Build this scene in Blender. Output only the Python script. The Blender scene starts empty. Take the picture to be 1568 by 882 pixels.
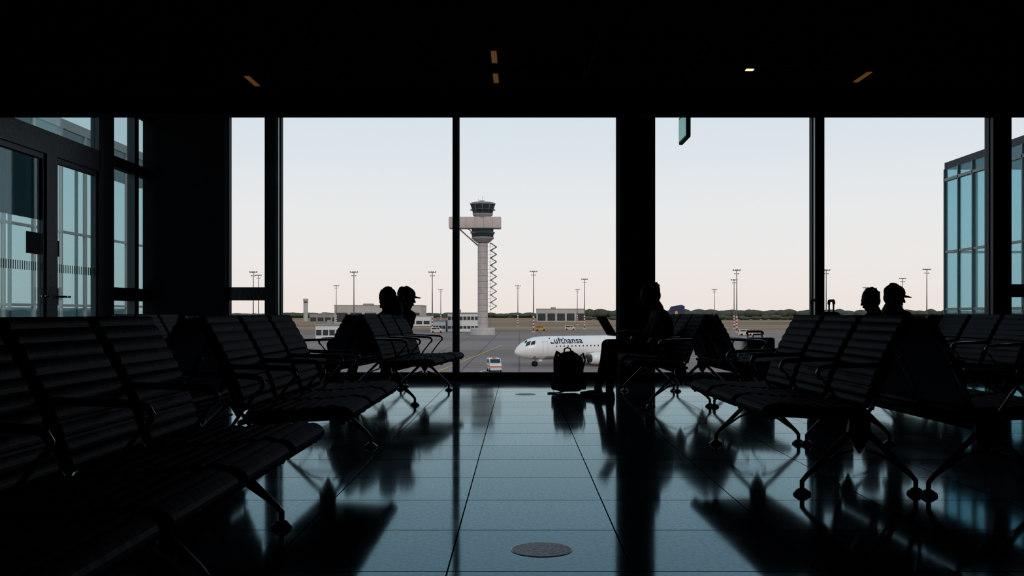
import bpy, bmesh, math, random
from mathutils import Vector, Matrix
random.seed(7)
scene = bpy.context.scene
try:
    scene.view_settings.view_transform = 'Standard'
    scene.view_settings.look = 'None'
except Exception as e:
    print(e)

# ------------------------------------------------------------------ materials
def new_mat(name):
    m = bpy.data.materials.new(name); m.use_nodes = True
    nt = m.node_tree; nt.nodes.clear()
    out = nt.nodes.new('ShaderNodeOutputMaterial')
    return m, nt, out

def pbr(name, col, rough=0.6, metal=0.0, noise=0.15, scale=8.0, bump=0.0, emit=None, estr=0.0, spec=0.5):
    m, nt, out = new_mat(name)
    b = nt.nodes.new('ShaderNodeBsdfPrincipled')
    tc = nt.nodes.new('ShaderNodeTexCoord')
    n = nt.nodes.new('ShaderNodeTexNoise'); n.inputs['Scale'].default_value = scale
    n.inputs['Detail'].default_value = 4
    nt.links.new(tc.outputs['Object'], n.inputs['Vector'])
    r = nt.nodes.new('ShaderNodeValToRGB')
    r.color_ramp.elements[0].position = 0.3; r.color_ramp.elements[1].position = 0.7
    r.color_ramp.elements[0].color = tuple(c*(1-noise) for c in col)+(1,)
    r.color_ramp.elements[1].color = tuple(min(1, c*(1+noise)) for c in col)+(1,)
    nt.links.new(n.outputs['Fac'], r.inputs['Fac'])
    nt.links.new(r.outputs['Color'], b.inputs['Base Color'])
    b.inputs['Roughness'].default_value = rough
    b.inputs['Metallic'].default_value = metal
    b.inputs['Specular IOR Level'].default_value = spec
    if bump > 0:
        bp = nt.nodes.new('ShaderNodeBump'); bp.inputs['Strength'].default_value = bump
        bp.inputs['Distance'].default_value = 0.01
        nt.links.new(n.outputs['Fac'], bp.inputs['Height']); nt.links.new(bp.outputs['Normal'], b.inputs['Normal'])
    if emit:
        b.inputs['Emission Color'].default_value = emit+(1,)
        b.inputs['Emission Strength'].default_value = estr
    nt.links.new(b.outputs[0], out.inputs[0])
    return m

def matte(name, col, gloss=0.02, rough=.35, scale=20, bump=.2):
    """diffuse with a small constant sheen"""
    m, nt, out = new_mat(name)
    N = nt.nodes.new; L = nt.links.new
    tc = N('ShaderNodeTexCoord'); n = N('ShaderNodeTexNoise'); n.inputs['Scale'].default_value = scale
    L(tc.outputs['Object'], n.inputs['Vector'])
    bp = N('ShaderNodeBump'); bp.inputs['Strength'].default_value = bump; bp.inputs['Distance'].default_value = .01
    L(n.outputs['Fac'], bp.inputs['Height'])
    d = N('ShaderNodeBsdfDiffuse'); d.inputs[0].default_value = col+(1,); L(bp.outputs[0], d.inputs['Normal'])
    g = N('ShaderNodeBsdfGlossy'); g.inputs['Roughness'].default_value = rough; g.inputs[0].default_value = (.8, .9, 1, 1)
    L(bp.outputs[0], g.inputs['Normal'])
    mx = N('ShaderNodeMixShader'); mx.inputs[0].default_value = gloss
    L(d.outputs[0], mx.inputs[1]); L(g.outputs[0], mx.inputs[2]); L(mx.outputs[0], out.inputs[0])
    return m

def glass(name, tint, refl=0.06):
    m, nt, out = new_mat(name)
    t = nt.nodes.new('ShaderNodeBsdfTransparent'); t.inputs[0].default_value = tint+(1,)
    g = nt.nodes.new('ShaderNodeBsdfGlossy'); g.inputs['Roughness'].default_value = 0.02
    g.inputs[0].default_value = (0.8, 0.95, 1, 1)
    lw = nt.nodes.new('ShaderNodeLayerWeight'); lw.inputs[0].default_value = 0.25
    mu = nt.nodes.new('ShaderNodeMath'); mu.operation = 'MULTIPLY'; mu.inputs[1].default_value = refl*4
    nt.links.new(lw.outputs['Fresnel'], mu.inputs[0])
    mx = nt.nodes.new('ShaderNodeMixShader')
    nt.links.new(mu.outputs[0], mx.inputs[0])
    nt.links.new(t.outputs[0], mx.inputs[1]); nt.links.new(g.outputs[0], mx.inputs[2])
    nt.links.new(mx.outputs[0], out.inputs[0])
    return m

def floor_mat():
    m, nt, out = new_mat('polished_stone_tiles')
    N = nt.nodes.new; L = nt.links.new
    geo = N('ShaderNodeNewGeometry')
    sep = N('ShaderNodeSeparateXYZ'); L(geo.outputs['Position'], sep.inputs[0])
    def line(sock, off, pitch, w):
        a = N('ShaderNodeMath'); a.operation = 'SUBTRACT'; L(sock, a.inputs[0]); a.inputs[1].default_value = off
        d = N('ShaderNodeMath'); d.operation = 'DIVIDE'; L(a.outputs[0], d.inputs[0]); d.inputs[1].default_value = pitch
        r = N('ShaderNodeMath'); r.operation = 'ROUND'; L(d.outputs[0], r.inputs[0])
        s = N('ShaderNodeMath'); s.operation = 'SUBTRACT'; L(d.outputs[0], s.inputs[0]); L(r.outputs[0], s.inputs[1])
        ab = N('ShaderNodeMath'); ab.operation = 'ABSOLUTE'; L(s.outputs[0], ab.inputs[0])
        lt = N('ShaderNodeMath'); lt.operation = 'LESS_THAN'; L(ab.outputs[0], lt.inputs[0]); lt.inputs[1].default_value = w/pitch/2
        fl = N('ShaderNodeMath'); fl.operation = 'FLOOR'; L(d.outputs[0], fl.inputs[0])
        return lt, fl
    lx, fx = line(sep.outputs[0], -0.25, 0.645, 0.006)
    ly, fy = line(sep.outputs[1], 4.12, 0.66, 0.010)
    mxx = N('ShaderNodeMath'); mxx.operation = 'MAXIMUM'; L(lx.outputs[0], mxx.inputs[0]); L(ly.outputs[0], mxx.inputs[1])
    cb = N('ShaderNodeCombineXYZ'); L(fx.outputs[0], cb.inputs[0]); L(fy.outputs[0], cb.inputs[1])
    wn = N('ShaderNodeTexWhiteNoise'); wn.noise_dimensions = '3D'; L(cb.outputs[0], wn.inputs['Vector'])
    n1 = N('ShaderNodeTexNoise'); n1.inputs['Scale'].default_value = 55; n1.inputs['Detail'].default_value = 3
    L(geo.outputs['Position'], n1.inputs['Vector'])
    n2 = N('ShaderNodeTexNoise'); n2.inputs['Scale'].default_value = 2.2; n2.inputs['Detail'].default_value = 4
    L(geo.outputs['Position'], n2.inputs['Vector'])
    dr = N('ShaderNodeValToRGB')
    dr.color_ramp.elements[0].position = .38; dr.color_ramp.elements[0].color = (0.008, 0.016, 0.021, 1)
    dr.color_ramp.elements[1].position = .62; dr.color_ramp.elements[1].color = (0.026, 0.046, 0.056, 1)
    L(n1.outputs['Fac'], dr.inputs['Fac'])
    dif = N('ShaderNodeBsdfDiffuse'); L(dr.outputs['Color'], dif.inputs['Color'])
    bp = N('ShaderNodeBump'); bp.inputs['Strength'].default_value = 0.05; bp.inputs['Distance'].default_value = 0.004
    L(n2.outputs['Fac'], bp.inputs['Height'])
    fr = N('ShaderNodeFresnel'); fr.inputs['IOR'].default_value = 2.25
    cm = N('ShaderNodeMix'); cm.data_type = 'RGBA'
    cm.inputs['A'].default_value = (0.14, 0.42, 0.55, 1); cm.inputs['B'].default_value = (0.82, 0.97, 1.0, 1)
    L(fr.outputs[0], cm.inputs['Factor'])
    spk = N('ShaderNodeMapRange'); spk.inputs['From Min'].default_value = .35; spk.inputs['From Max'].default_value = .7
    spk.inputs['To Min'].default_value = 1.06; spk.inputs['To Max'].default_value = 0.82
    L(n1.outputs['Fac'], spk.inputs['Value'])
    tv = N('ShaderNodeMapRange'); tv.inputs['To Min'].default_value = .90; tv.inputs['To Max'].default_value = 1.0
    L(wn.outputs['Value'], tv.inputs['Value'])
    ml = N('ShaderNodeMath'); ml.operation = 'MULTIPLY'; L(spk.outputs[0], ml.inputs[0]); L(tv.outputs[0], ml.inputs[1])
    vm = N('ShaderNodeVectorMath'); vm.operation = 'SCALE'; L(cm.outputs['Result'], vm.inputs[0]); L(ml.outputs[0], vm.inputs['Scale'])
    gl = N('ShaderNodeBsdfGlossy'); L(vm.outputs[0], gl.inputs['Color']); L(bp.outputs[0], gl.inputs['Normal'])
    rr = N('ShaderNodeMapRange'); rr.inputs['To Min'].default_value = .04; rr.inputs['To Max'].default_value = .11
    L(n2.outputs['Fac'], rr.inputs['Value']); L(rr.outputs[0], gl.inputs['Roughness'])
    mx = N('ShaderNodeMixShader'); L(fr.outputs[0], mx.inputs[0]); L(dif.outputs[0], mx.inputs[1]); L(gl.outputs[0], mx.inputs[2])
    gr = N('ShaderNodeBsdfDiffuse'); gr.inputs[0].default_value = (0.004, 0.005, 0.006, 1)
    mx2 = N('ShaderNodeMixShader'); L(mxx.outputs[0], mx2.inputs[0]); L(mx.outputs[0], mx2.inputs[1]); L(gr.outputs[0], mx2.inputs[2])
    L(mx2.outputs[0], out.inputs[0])
    return m

def clothes_mat(name, top, bottom, z):
    m, nt, out = new_mat(name)
    tc = nt.nodes.new('ShaderNodeTexCoord'); sp = nt.nodes.new('ShaderNodeSeparateXYZ')
    nt.links.new(tc.outputs['Object'], sp.inputs[0])
    gt = nt.nodes.new('ShaderNodeMath'); gt.operation = 'GREATER_THAN'; gt.inputs[1].default_value = z
    nt.links.new(sp.outputs[2], gt.inputs[0])
    mx = nt.nodes.new('ShaderNodeMix'); mx.data_type = 'RGBA'
    mx.inputs['A'].default_value = bottom+(1,); mx.inputs['B'].default_value = top+(1,)
    nt.links.new(gt.outputs[0], mx.inputs['Factor'])
    b = nt.nodes.new('ShaderNodeBsdfDiffuse')
    n = nt.nodes.new('ShaderNodeTexNoise'); n.inputs['Scale'].default_value = 14
    nt.links.new(tc.outputs['Object'], n.inputs['Vector'])
    bp = nt.nodes.new('ShaderNodeBump'); bp.inputs['Strength'].default_value = .5; bp.inputs['Distance'].default_value = .02
    nt.links.new(n.outputs['Fac'], bp.inputs['Height']); nt.links.new(bp.outputs[0], b.inputs['Normal'])
    nt.links.new(mx.outputs['Result'], b.inputs['Color']); nt.links.new(b.outputs[0], out.inputs[0])
    return m

M = {}
M['leather'] = matte('black_leather', (0.013, 0.0145, 0.016), .016, .36)
M['chrome'] = pbr('polished_aluminium', (0.38, 0.39, 0.41), .16, 1, .1)
M['alu'] = pbr('dark_aluminium', (0.06, 0.066, 0.072), .28, 1, .1)
M['beam'] = matte('beam_black', (0.004, 0.004, 0.004), .01, .4)
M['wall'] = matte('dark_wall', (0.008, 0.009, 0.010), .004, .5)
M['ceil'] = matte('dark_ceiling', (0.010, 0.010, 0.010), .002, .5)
M['beamfront'] = matte('dark_ceiling_beam', (0.035, 0.036, 0.036), .004, .5)
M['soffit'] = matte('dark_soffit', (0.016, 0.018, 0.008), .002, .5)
M['frame'] = matte('window_frame_dark', (0.008, 0.011, 0.012), .045, .3)
M['frame2'] = pbr('teal_frame_and_sky_reflection', (0.06, 0.11, 0.115), .3, .4)  # walkway frame colour; on the window mullions it paints in a sky reflection
M['glass'] = glass('clear_glass', (0.985, 0.985, 0.985), .03)
M['glass_l'] = glass('tinted_glass', (0.72, 0.83, 0.85), .04)
M['glass_w'] = glass('walkway_glass', (0.84, 0.91, 0.92), .04)
M['glass_r'] = glass('teal_glass', (0.56, 0.74, 0.79), .08)
M['blind'] = glass('roller_blind', (0.12, 0.17, 0.18), .01)
M['concrete'] = pbr('concrete_tower', (0.46, 0.40, 0.375), .9, 0, .12, .8)
M['concrete2'] = pbr('tower_panel', (0.52, 0.43, 0.40), .8, 0, .06, .3)
M['white'] = pbr('white_paint', (0.72, 0.69, 0.66), .5, 0, .04, 1)
M['acwhite'] = pbr('aircraft_white', (0.86, 0.83, 0.79), .3, 0, .02, 1)
M['blue'] = pbr('aircraft_blue', (0.012, 0.018, 0.06), .5, 0, .05)
M['darkglass'] = pbr('dark_window_glass', (0.02, 0.03, 0.035), .15)
M['grey'] = pbr('grey_cladding', (0.30, 0.28, 0.27), .8, 0, .1, .2)
M['lgrey'] = pbr('light_grey_cladding', (0.47, 0.43, 0.405), .8, 0, .1, .2)
M['rubber'] = matte('tyre_rubber', (0.01, 0.01, 0.01), .01, .4)
M['orange'] = pbr('orange_paint', (0.6, 0.15, 0.03), .5)
M['yellow'] = pbr('yellow_marking', (0.60, 0.36, 0.06), .8)
M['red'] = pbr('red_paint', (0.5, 0.04, 0.02), .5)
M['steel'] = pbr('galvanised_steel', (0.20, 0.19, 0.19), .6, .3)
M['floor'] = floor_mat()
M['cover'] = matte('floor_box_cover', (0.16, 0.165, 0.16), .17, .22, 90, .3)
M['skin'] = matte('skin', (0.13, 0.07, 0.045), .02, .5)
M['hair'] = matte('dark_hair', (0.006, 0.005, 0.0045), .01, .5, 60, .6)
M['cloth_black'] = matte('black_fabric', (0.009, 0.009, 0.010), .004, .6, 30, .4)
M['shoe'] = matte('shoe_leather', (0.01, 0.009, 0.008), .02, .4)
M['suitcase'] = pbr('slate_suitcase', (0.11, 0.17, 0.185), .3, 0, .1, 10)
M['redbag'] = pbr('red_fabric', (0.40, 0.05, 0.02), .8)
M['tree'] = pbr('distant_foliage', (0.058, 0.070, 0.044), 1, 0, .35, .05)
M['amber'] = pbr('amber_luminaire', (0.1, 0.05, 0.015), .6, emit=(0.9, 0.40, 0.10), estr=.085)
M['lamp'] = pbr('lit_luminaire', (0.8, 0.6, 0.4), .6, emit=(1.0, 0.50, 0.30), estr=2)
M['exit'] = pbr('exit_sign_panel', (0.2, 0.5, 0.45), .5, emit=(0.35, 0.75, 0.72), estr=.35)
M['eye'] = pbr('eye', (0.02, 0.015, 0.01), .2)

def ground_mat(name, c1, c2, scale, joints=0.0):
    m, nt, out = new_mat(name)
    N = nt.nodes.new; L = nt.links.new
    geo = N('ShaderNodeNewGeometry')
    n = N('ShaderNodeTexNoise'); n.inputs['Scale'].default_value = scale; n.inputs['Detail'].default_value = 6
    mp = N('ShaderNodeMapping'); mp.inputs['Scale'].default_value = (.35, 1, 1)
    L(geo.outputs['Position'], mp.inputs[0]); L(mp.outputs[0], n.inputs['Vector'])
    r = N('ShaderNodeValToRGB'); r.color_ramp.elements[0].position = .35; r.color_ramp.elements[1].position = .65
    r.color_ramp.elements[0].color = c1+(1,); r.color_ramp.elements[1].color = c2+(1,)
    L(n.outputs['Fac'], r.inputs['Fac'])
    b = N('ShaderNodeBsdfPrincipled'); b.inputs['Roughness'].default_value = .95; b.inputs['Specular IOR Level'].default_value = .1
    if joints:
        br = N('ShaderNodeTexBrick'); br.offset = 0; br.inputs['Scale'].default_value = 1
        br.inputs['Brick Width'].default_value = joints; br.inputs['Row Height'].default_value = joints
        br.inputs['Mortar Size'].default_value = .15
        br.inputs['Color1'].default_value = (1, 1, 1, 1); br.inputs['Color2'].default_value = (.92, .92, .92, 1)
        br.inputs['Mortar'].default_value = (.55, .55, .55, 1)
        L(geo.outputs['Position'], br.inputs['Vector'])
        mm = N('ShaderNodeMix'); mm.data_type = 'RGBA'; mm.blend_type = 'MULTIPLY'; mm.inputs['Factor'].default_value = 1
        L(r.outputs[0], mm.inputs['A']); L(br.outputs[0], mm.inputs['B']); L(mm.outputs['Result'], b.inputs['Base Color'])
    else:
        L(r.outputs[0], b.inputs['Base Color'])
    L(b.outputs[0], out.inputs[0])
    return m
M['apron'] = ground_mat('apron_concrete', (0.21, 0.165, 0.145), (0.29, 0.24, 0.215), .03, 7.5)
M['grass'] = ground_mat('dry_grass', (0.18, 0.13, 0.06), (0.38, 0.22, 0.12), .02)
M['taxi'] = ground_mat('taxiway_asphalt', (0.24, 0.21, 0.19), (0.31, 0.27, 0.25), .03)

# ------------------------------------------------------------------ mesh builder
class MB:
    def __init__(s): s.v = []; s.f = []; s.m = []; s.sm = []; s.mats = []
    def mi(s, k):
        if k not in s.mats: s.mats.append(k)
        return s.mats.index(k)
    def add(s, vs, fs, k, smooth=False):
        o = len(s.v); s.v += [Vector(v) for v in vs]; i = s.mi(k)
        for f in fs: s.f.append([o+a for a in f]); s.m.append(i); s.sm.append(smooth)
    def box(s, x0, x1, y0, y1, z0, z1, k, bev=0.0):
        if bev <= 0:
            vs = [(x, y, z) for x in (x0, x1) for y in (y0, y1) for z in (z0, z1)]
            fs = [(0,1,3,2),(4,6,7,5),(0,4,5,1),(2,3,7,6),(0,2,6,4),(1,5,7,3)]
            s.add(vs, fs, k)
        else:
            bm = bmesh.new(); bmesh.ops.create_cube(bm, size=1)
            for v in bm.verts:
                v.co = Vector(((x0+x1)/2+v.co.x*(x1-x0), (y0+y1)/2+v.co.y*(y1-y0), (z0+z1)/2+v.co.z*(z1-z0)))
            bmesh.ops.bevel(bm, geom=bm.edges[:], offset=bev, segments=3, profile=.5, affect='EDGES')
            bm.verts.index_update()
            s.add([v.co.copy() for v in bm.verts], [[v.index for v in f.verts] for f in bm.faces], k, True)
            bm.free()
    def loft(s, rings, k, smooth=True, cap=True):
        n = len(rings[0]); vs = [p for r in rings for p in r]; fs = []
        for i in range(len(rings)-1):
            for j in range(n):
                a = i*n+j; b = i*n+(j+1) % n
                fs.append((a, b, b+n, a+n))
        if cap:
            fs.append(list(range(n))[::-1]); fs.append([(len(rings)-1)*n+j for j in range(n)])
        s.add(vs, fs, k, smooth)
    def cyl(s, p1, p2, r1, k, r2=None, n=12, smooth=True):
        if r2 is None: r2 = r1
        p1 = Vector(p1); p2 = Vector(p2); t = (p2-p1).normalized()
        a = t.orthogonal().normalized(); b = t.cross(a)
        ring = lambda p, r: [p+(a*math.cos(2*math.pi*i/n)+b*math.sin(2*math.pi*i/n))*r for i in range(n)]
        s.loft([ring(p1, r1), ring(p2, r2)], k, smooth)
    def tube(s, pts, r, k, n=8):
        pts = [Vector(p) for p in pts]; rings = []
        up = None
        for i, p in enumerate(pts):
            t = (pts[min(i+1, len(pts)-1)]-pts[max(i-1, 0)]).normalized()
            if up is None: up = t.orthogonal().normalized()
            a = (up-t*up.dot(t)).normalized(); b = t.cross(a); up = a
            rr = r[i] if isinstance(r, (list, tuple)) else r
            rings.append([p+(a*math.cos(2*math.pi*j/n)+b*math.sin(2*math.pi*j/n))*rr for j in range(n)])
        s.loft(rings, k)
    def sph(s, c, r, k, nu=16, nv=10, rot=None, zmin=-1.0):
        if not isinstance(r, (tuple, list)): r = (r, r, r)
        c = Vector(c); rings = []
        v0 = math.asin(max(-.995, zmin))
        for i in range(nv+1):
            ph = v0+(math.asin(.995)-v0)*i/nv
            ring = []
            for j in range(nu):
                th = 2*math.pi*j/nu
                p = Vector((math.cos(ph)*math.cos(th)*r[0], math.cos(ph)*math.sin(th)*r[1], math.sin(ph)*r[2]))
                if rot: p = rot @ p
                ring.append(c+p)
            rings.append(ring)
        s.loft(rings, k)
    def cap(s, p1, r1, p2, r2, k):
        s.cyl(p1, p2, r1, k, r2, 14); s.sph(p1, r1*1.0, k, 14, 8); s.sph(p2, r2*1.0, k, 14, 8)
    def prism(s, prof, y0, y1, k, smooth=False):
        s.loft([[Vector((x, y0, z)) for x, z in prof], [Vector((x, y1, z)) for x, z in prof]], k, smooth)
    def lathe(s, prof, c, k, n=16, smooth=False):
        c = Vector(c)
        s.loft([[c+Vector((r*math.cos(2*math.pi*(j+.5)/n), r*math.sin(2*math.pi*(j+.5)/n), z)) for j in range(n)] for r, z in prof], k, smooth)
    def obj(s, name, loc=(0, 0, 0), rz=0.0, parent=None, mods=None):
        me = bpy.data.meshes.new(name); me.from_pydata([tuple(v) for v in s.v], [], s.f)
        for k in s.mats: me.materials.append(M[k] if isinstance(k, str) else k)
        for p, i, sm in zip(me.polygons, s.m, s.sm): p.material_index = i; p.use_smooth = sm
        bm = bmesh.new(); bm.from_mesh(me); bmesh.ops.recalc_face_normals(bm, faces=bm.faces[:]); bm.to_mesh(me); bm.free()
        o = bpy.data.objects.new(name, me); scene.collection.objects.link(o)
        o.location = loc; o.rotation_euler = (0, 0, rz)
        if parent: o.parent = parent
        return o

def simple(name, boxes, k, bev=0):
    mb = MB()
    for b in boxes: mb.box(*b, k, bev)
    return mb.obj(name)

# ------------------------------------------------------------------ room
XL, XR, YB, YF = -4.89, 7.6, -6.0, 13.3
simple('floor', [(XL-.1, XR+.1, YB, YF+.1, -.3, 0)], 'floor')
mb = MB()
mb.box(XL-.1, XR+.1, 9.1, YF+.1, 3.9, 4.1, 'ceil')
mb.box(XL-.1, XR+.1, 6.5, 8.9, 2.82, 3.1, 'ceil'); mb.box(XL-.1, XR+.1, YB, 6.5, 2.75, 3.1, 'soffit')
for x in (-3.0, -1.45, .55, 1.35, 2.3, 3.9):
    mb.box(x-.008, x+.008, 6.5, 8.9, 2.814, 2.82, 'beam')
for y in (7.1, 7.7, 8.3):
    mb.box(XL, XR, y-.01, y+.01, 2.814, 2.82, 'beam')
mb.obj('ceiling')
simple('trim_1', [(XL-.1, XR+.1, 8.9, 9.1, 2.685, 4.1)], 'beamfront')
simple('trim_4', [(XL-.1, XR+.1, 13.2, 13.5, 3.55, 4.1)], 'wall')
simple('wall_back', [(XL-.1, XR+.1, YB-.15, YB, 0, 3.9)], 'wall')
simple('wall_right', [(XR, XR+.15, YB, YF+.1, 0, 4.1)], 'wall')
simple('wall_front', [(XL-.1, -3.87, YF-.1, YF+.1, 0, 4.0), (-4.30, -3.87, YF-.22, YF-.1, 0, 3.9),
                      (XL-.1, XR+.1, YF, YF+.2, -6.6, -.0)], 'wall')
simple('column', [(1.30, 1.755, 12.85, 13.28, 0, 3.9)], 'wall')

def window(name, x0, x1, lo=.105, hi=3.6, tr=None):
    mb = MB()
    y0, y1 = YF-.06, YF+.06
    mb.box(x0, x1, y0, y1, 0, lo, 'frame'); mb.box(x0, x1, y0, y1, hi-.04, hi, 'frame')
    mb.box(x0, x0+.012, y0, y1, lo, hi-.04, 'frame'); mb.box(x1-.012, x1, y0, y1, lo, hi-.04, 'frame')
    if tr: mb.box(x0, x1, y0-.03, y1, tr[0], tr[1], 'frame')
    mb.box(x0+.012, x1-.012, YF-.008, YF+.008, lo, hi-.04, 'glass')
    return mb.obj(name)
window('window_1', -3.87, -3.36, tr=(1.066, 1.24))
window('window_2', -3.18, -.875)
window('window_3', -.81, 1.335)
window('window_4', 1.798, 3.905)
window('window_5', 4.03, 6.256)
window('window_6', 6.5, 7.6, tr=(1.11, 1.28))
mb = MB()
for a, b, k in ((-3.36, -3.23, 'frame'), (-3.225, -3.18, 'frame2'), (-.875, -.81, 'frame'), (3.905, 3.955, 'frame2'), (3.955, 4.03, 'frame'), (6.256, 6.5, 'frame')):  # teal edge strips: sky reflection put into the colour of the dark mullions
    mb.box(a, b, YF-.16, YF+.08, 0, 3.6, k)
mb.box(1.7, 1.80, YF-.1, YF+.1, 0, 3.6, 'frame'); mb.box(1.30, 1.36, YF-.1, YF+.1, 0, 3.6, 'frame')
mb.obj('trim_2')

simple('wall_left', [(XL-.12, XL, YB, 9.15, 0, 4.1)], 'wall')
mb = MB(); xa, xb = XL-.1, XL
for y0, y1, z0, z1 in ((9.15, 9.25, 0, 3.5), (10.31, 10.42, 0, 2.55), (10.42, 10.54, 0, 2.55), (11.59, 12.02, 0, 3.5), (12.67, 12.80, 0, 3.5),
                       (9.15, 11.6, 2.55, 2.79), (12.02, 13.3, 2.67, 2.80), (12.02, 13.3, 1.05, 1.21), (12.02, 13.3, 0, .3), (9.15, 13.3, 3.44, 4.1)):
    mb.box(xa, xb, y0, y1, z0, z1, 'frame')
mb.obj('trim_3')
def door(name, y0, y1, sign=False, blind=False):
    mb = MB(); xa, xb = XL-.07, XL-.02
    mb.box(xa, xb, y0, y0+.05, .01, 2.55, 'frame'); mb.box(xa, xb, y1-.05, y1, .01, 2.55, 'frame')
    mb.box(xa, xb, y0+.05, y1-.05, .01, .18, 'frame'); mb.box(xa, xb, y0+.05, y1-.05, 2.49, 2.55, 'frame')
    mb.box(XL-.05, XL-.04, y0+.05, y1-.05, .18, 2.49, 'glass_l')
    if blind: mb.box(XL-.06, XL-.052, y0+.05, y1-.05, 1.86, 2.49, 'blind')
    y = y0+.08
    while y < y1-.07:
        mb.box(XL-.04, XL-.036, y, y+.012, 1.33, 1.42, 'frame'); y += .045
    yh = y1-.1 if sign else y0+.03
    mb.cyl((XL-.03, yh, 1.07), (XL+.06, yh, 1.07), .012, 'chrome')
    mb.cyl((XL+.06, yh, 1.07), (XL+.06, yh+(-.14 if sign else .14), 1.07), .011, 'chrome')
    mb.box(XL-.02, XL-.01, yh-.02, yh+.02, .98, 1.16, 'frame')
    if sign: mb.box(XL-.04, XL-.034, y1-.36, y1-.06, 1.50, 1.72, 'beam')
    else: mb.box(XL-.04, XL-.034, y0+.0, y0+.12, 1.50, 1.67, 'beam')
    return mb.obj(name)
door('door_1', 9.25, 10.31, True, True)
door('door_2', 10.54, 11.59)
simple('window_7', [(XL-.06, XL-.05, 9.25, 11.59, 2.79, 3.44)], 'glass_l')
simple('window_8', [(XL-.06, XL-.05, 12.02, 12.67, .3, 3.44), (XL-.06, XL-.05, 12.80, 13.3, .3, 3.44)], 'glass_l')

def cover(x, y, r):
    mb = MB(); mb.lathe([(r, 0.0), (r, .0015), (r*.96, .002)], (0, 0, 0), 'alu', 48, False)
    mb.lathe([(r*.955, .0012), (r*.955, .0024), (.01, .0024)], (0, 0, 0), 'cover', 48, False)
    return mb.obj('floor_box_cover', (x, y, 0.0))
cover(.0855, 3.78, .118); cover(.07, 10.98, .118)

def lum(x, y, k, ln, w, rz=0):
    mb = MB(); mb.box(-w/2-.01, w/2+.01, -ln/2-.015, ln/2+.015, -.008, .0, 'beam'); mb.box(-w/2, w/2, -ln/2, ln/2, -.014, -.006, k)
    return mb.obj('ceiling_light', (x, y, 2.82), rz)
lum(-.187, 7.43, 'amber', .34, .042); lum(-.19, 8.10, 'amber', .30, .042)
lum(-2.20, 8.2, 'amber', .34, .042); lum(2.78, 8.06, 'amber', .34, .042); lum(1.81, 7.82, 'lamp', .05, .06)
mb = MB(); mb.box(-.25, .25, -.2, .2, -.02, 0, 'beam')
for i in range(6): mb.box(-.22, .22, -.18+i*.065, -.15+i*.065, -.03, -.02, 'wall')
mb.obj('ceiling_vent', (.28, 7.9, 2.82))
mb = MB(); mb.box(-.02, .02, -.22, .22, -.13, .13, 'frame', .008); mb.box(-.024, .024, -.2, .2, -.105, .105, 'exit')
mb.cyl((0, -.15, .13), (0, -.15, 1.24), .008, 'frame'); mb.cyl((0, .15, .13), (0, .15, 1.24), .008, 'frame')
mb.obj('exit_sign', (1.57, 9.45, 2.66), 0)

# ------------------------------------------------------------------ benches
def pad_profile(path, t, ribs, amp):
    n = 72; L = []; d = [0]
    for i in range(1, len(path)): d.append(d[-1]+math.dist(path[i], path[i-1]))
    def at(s):
        for i in range(1, len(path)):
            if s <= d[i]+1e-9:
                f = (s-d[i-1])/(d[i]-d[i-1]); a, b = path[i-1], path[i]
                return (a[0]+(b[0]-a[0])*f, a[1]+(b[1]-a[1])*f)
        return path[-1]
    pts = [at(d[-1]*i/n) for i in range(n+1)]
    front = []; back = []
    for i, p in enumerate(pts):
        a = pts[max(0, i-1)]; b = pts[min(n, i+1)]; tx, tz = b[0]-a[0], b[1]-a[1]; l = math.hypot(tx, tz)
        nx, nz = -tz/l, tx/l
        u = i/n
        e = min(1, math.sqrt(max(0, 1-(1-min(u, 1-u)/.05)**2)) if min(u, 1-u) < .05 else 1)
        r = abs(math.sin(math.pi*ribs*u))**.6*amp
        front.append((p[0]+nx*(t/2*e+r*e), p[1]+nz*(t/2*e+r*e)))
        back.append((p[0]-nx*t/2*e, p[1]-nz*t/2*e))
    return front+back[::-1][0:]
def smooth_path(pts, n=20):
    out = []
    P = [pts[0]]+list(pts)+[pts[-1]]
    for i in range(1, len(P)-2):
        for j in range(n):
            t = j/n; q = []
            for c in (0, 1):
                p0, p1, p2, p3 = P[i-1][c], P[i][c], P[i+1][c], P[i+2][c]
                q.append(.5*((2*p1)+(-p0+p2)*t+(2*p0-5*p1+4*p2-p3)*t*t+(-p0+3*p1-3*p2+p3)*t**3))
            out.append(tuple(q))
    out.append(tuple(pts[-1]))
    return out
BP = smooth_path([(.06, .42), (.10, .55), (.165, .70), (.27, .885)])
SP = smooth_path([(-.455, .375), (-.405, .415), (-.2, .40), (.05, .395)])
BACKS = [pad_profile(BP, .032*f, 10, .008*f) for f in (.35, .8, 1.0)]
SEATS = [pad_profile(SP, .058*f, 8, .008*f) for f in (.35, .8, 1.0)]
def pad(mb, profs, a, b, k):
    seq = [(a, 0), (a+.006, 1), (a+.018, 2), (b-.018, 2), (b-.006, 1), (b, 0)]
    mb.loft([[Vector((x, y, z)) for x, z in profs[i]] for y, i in seq], k, False)
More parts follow.
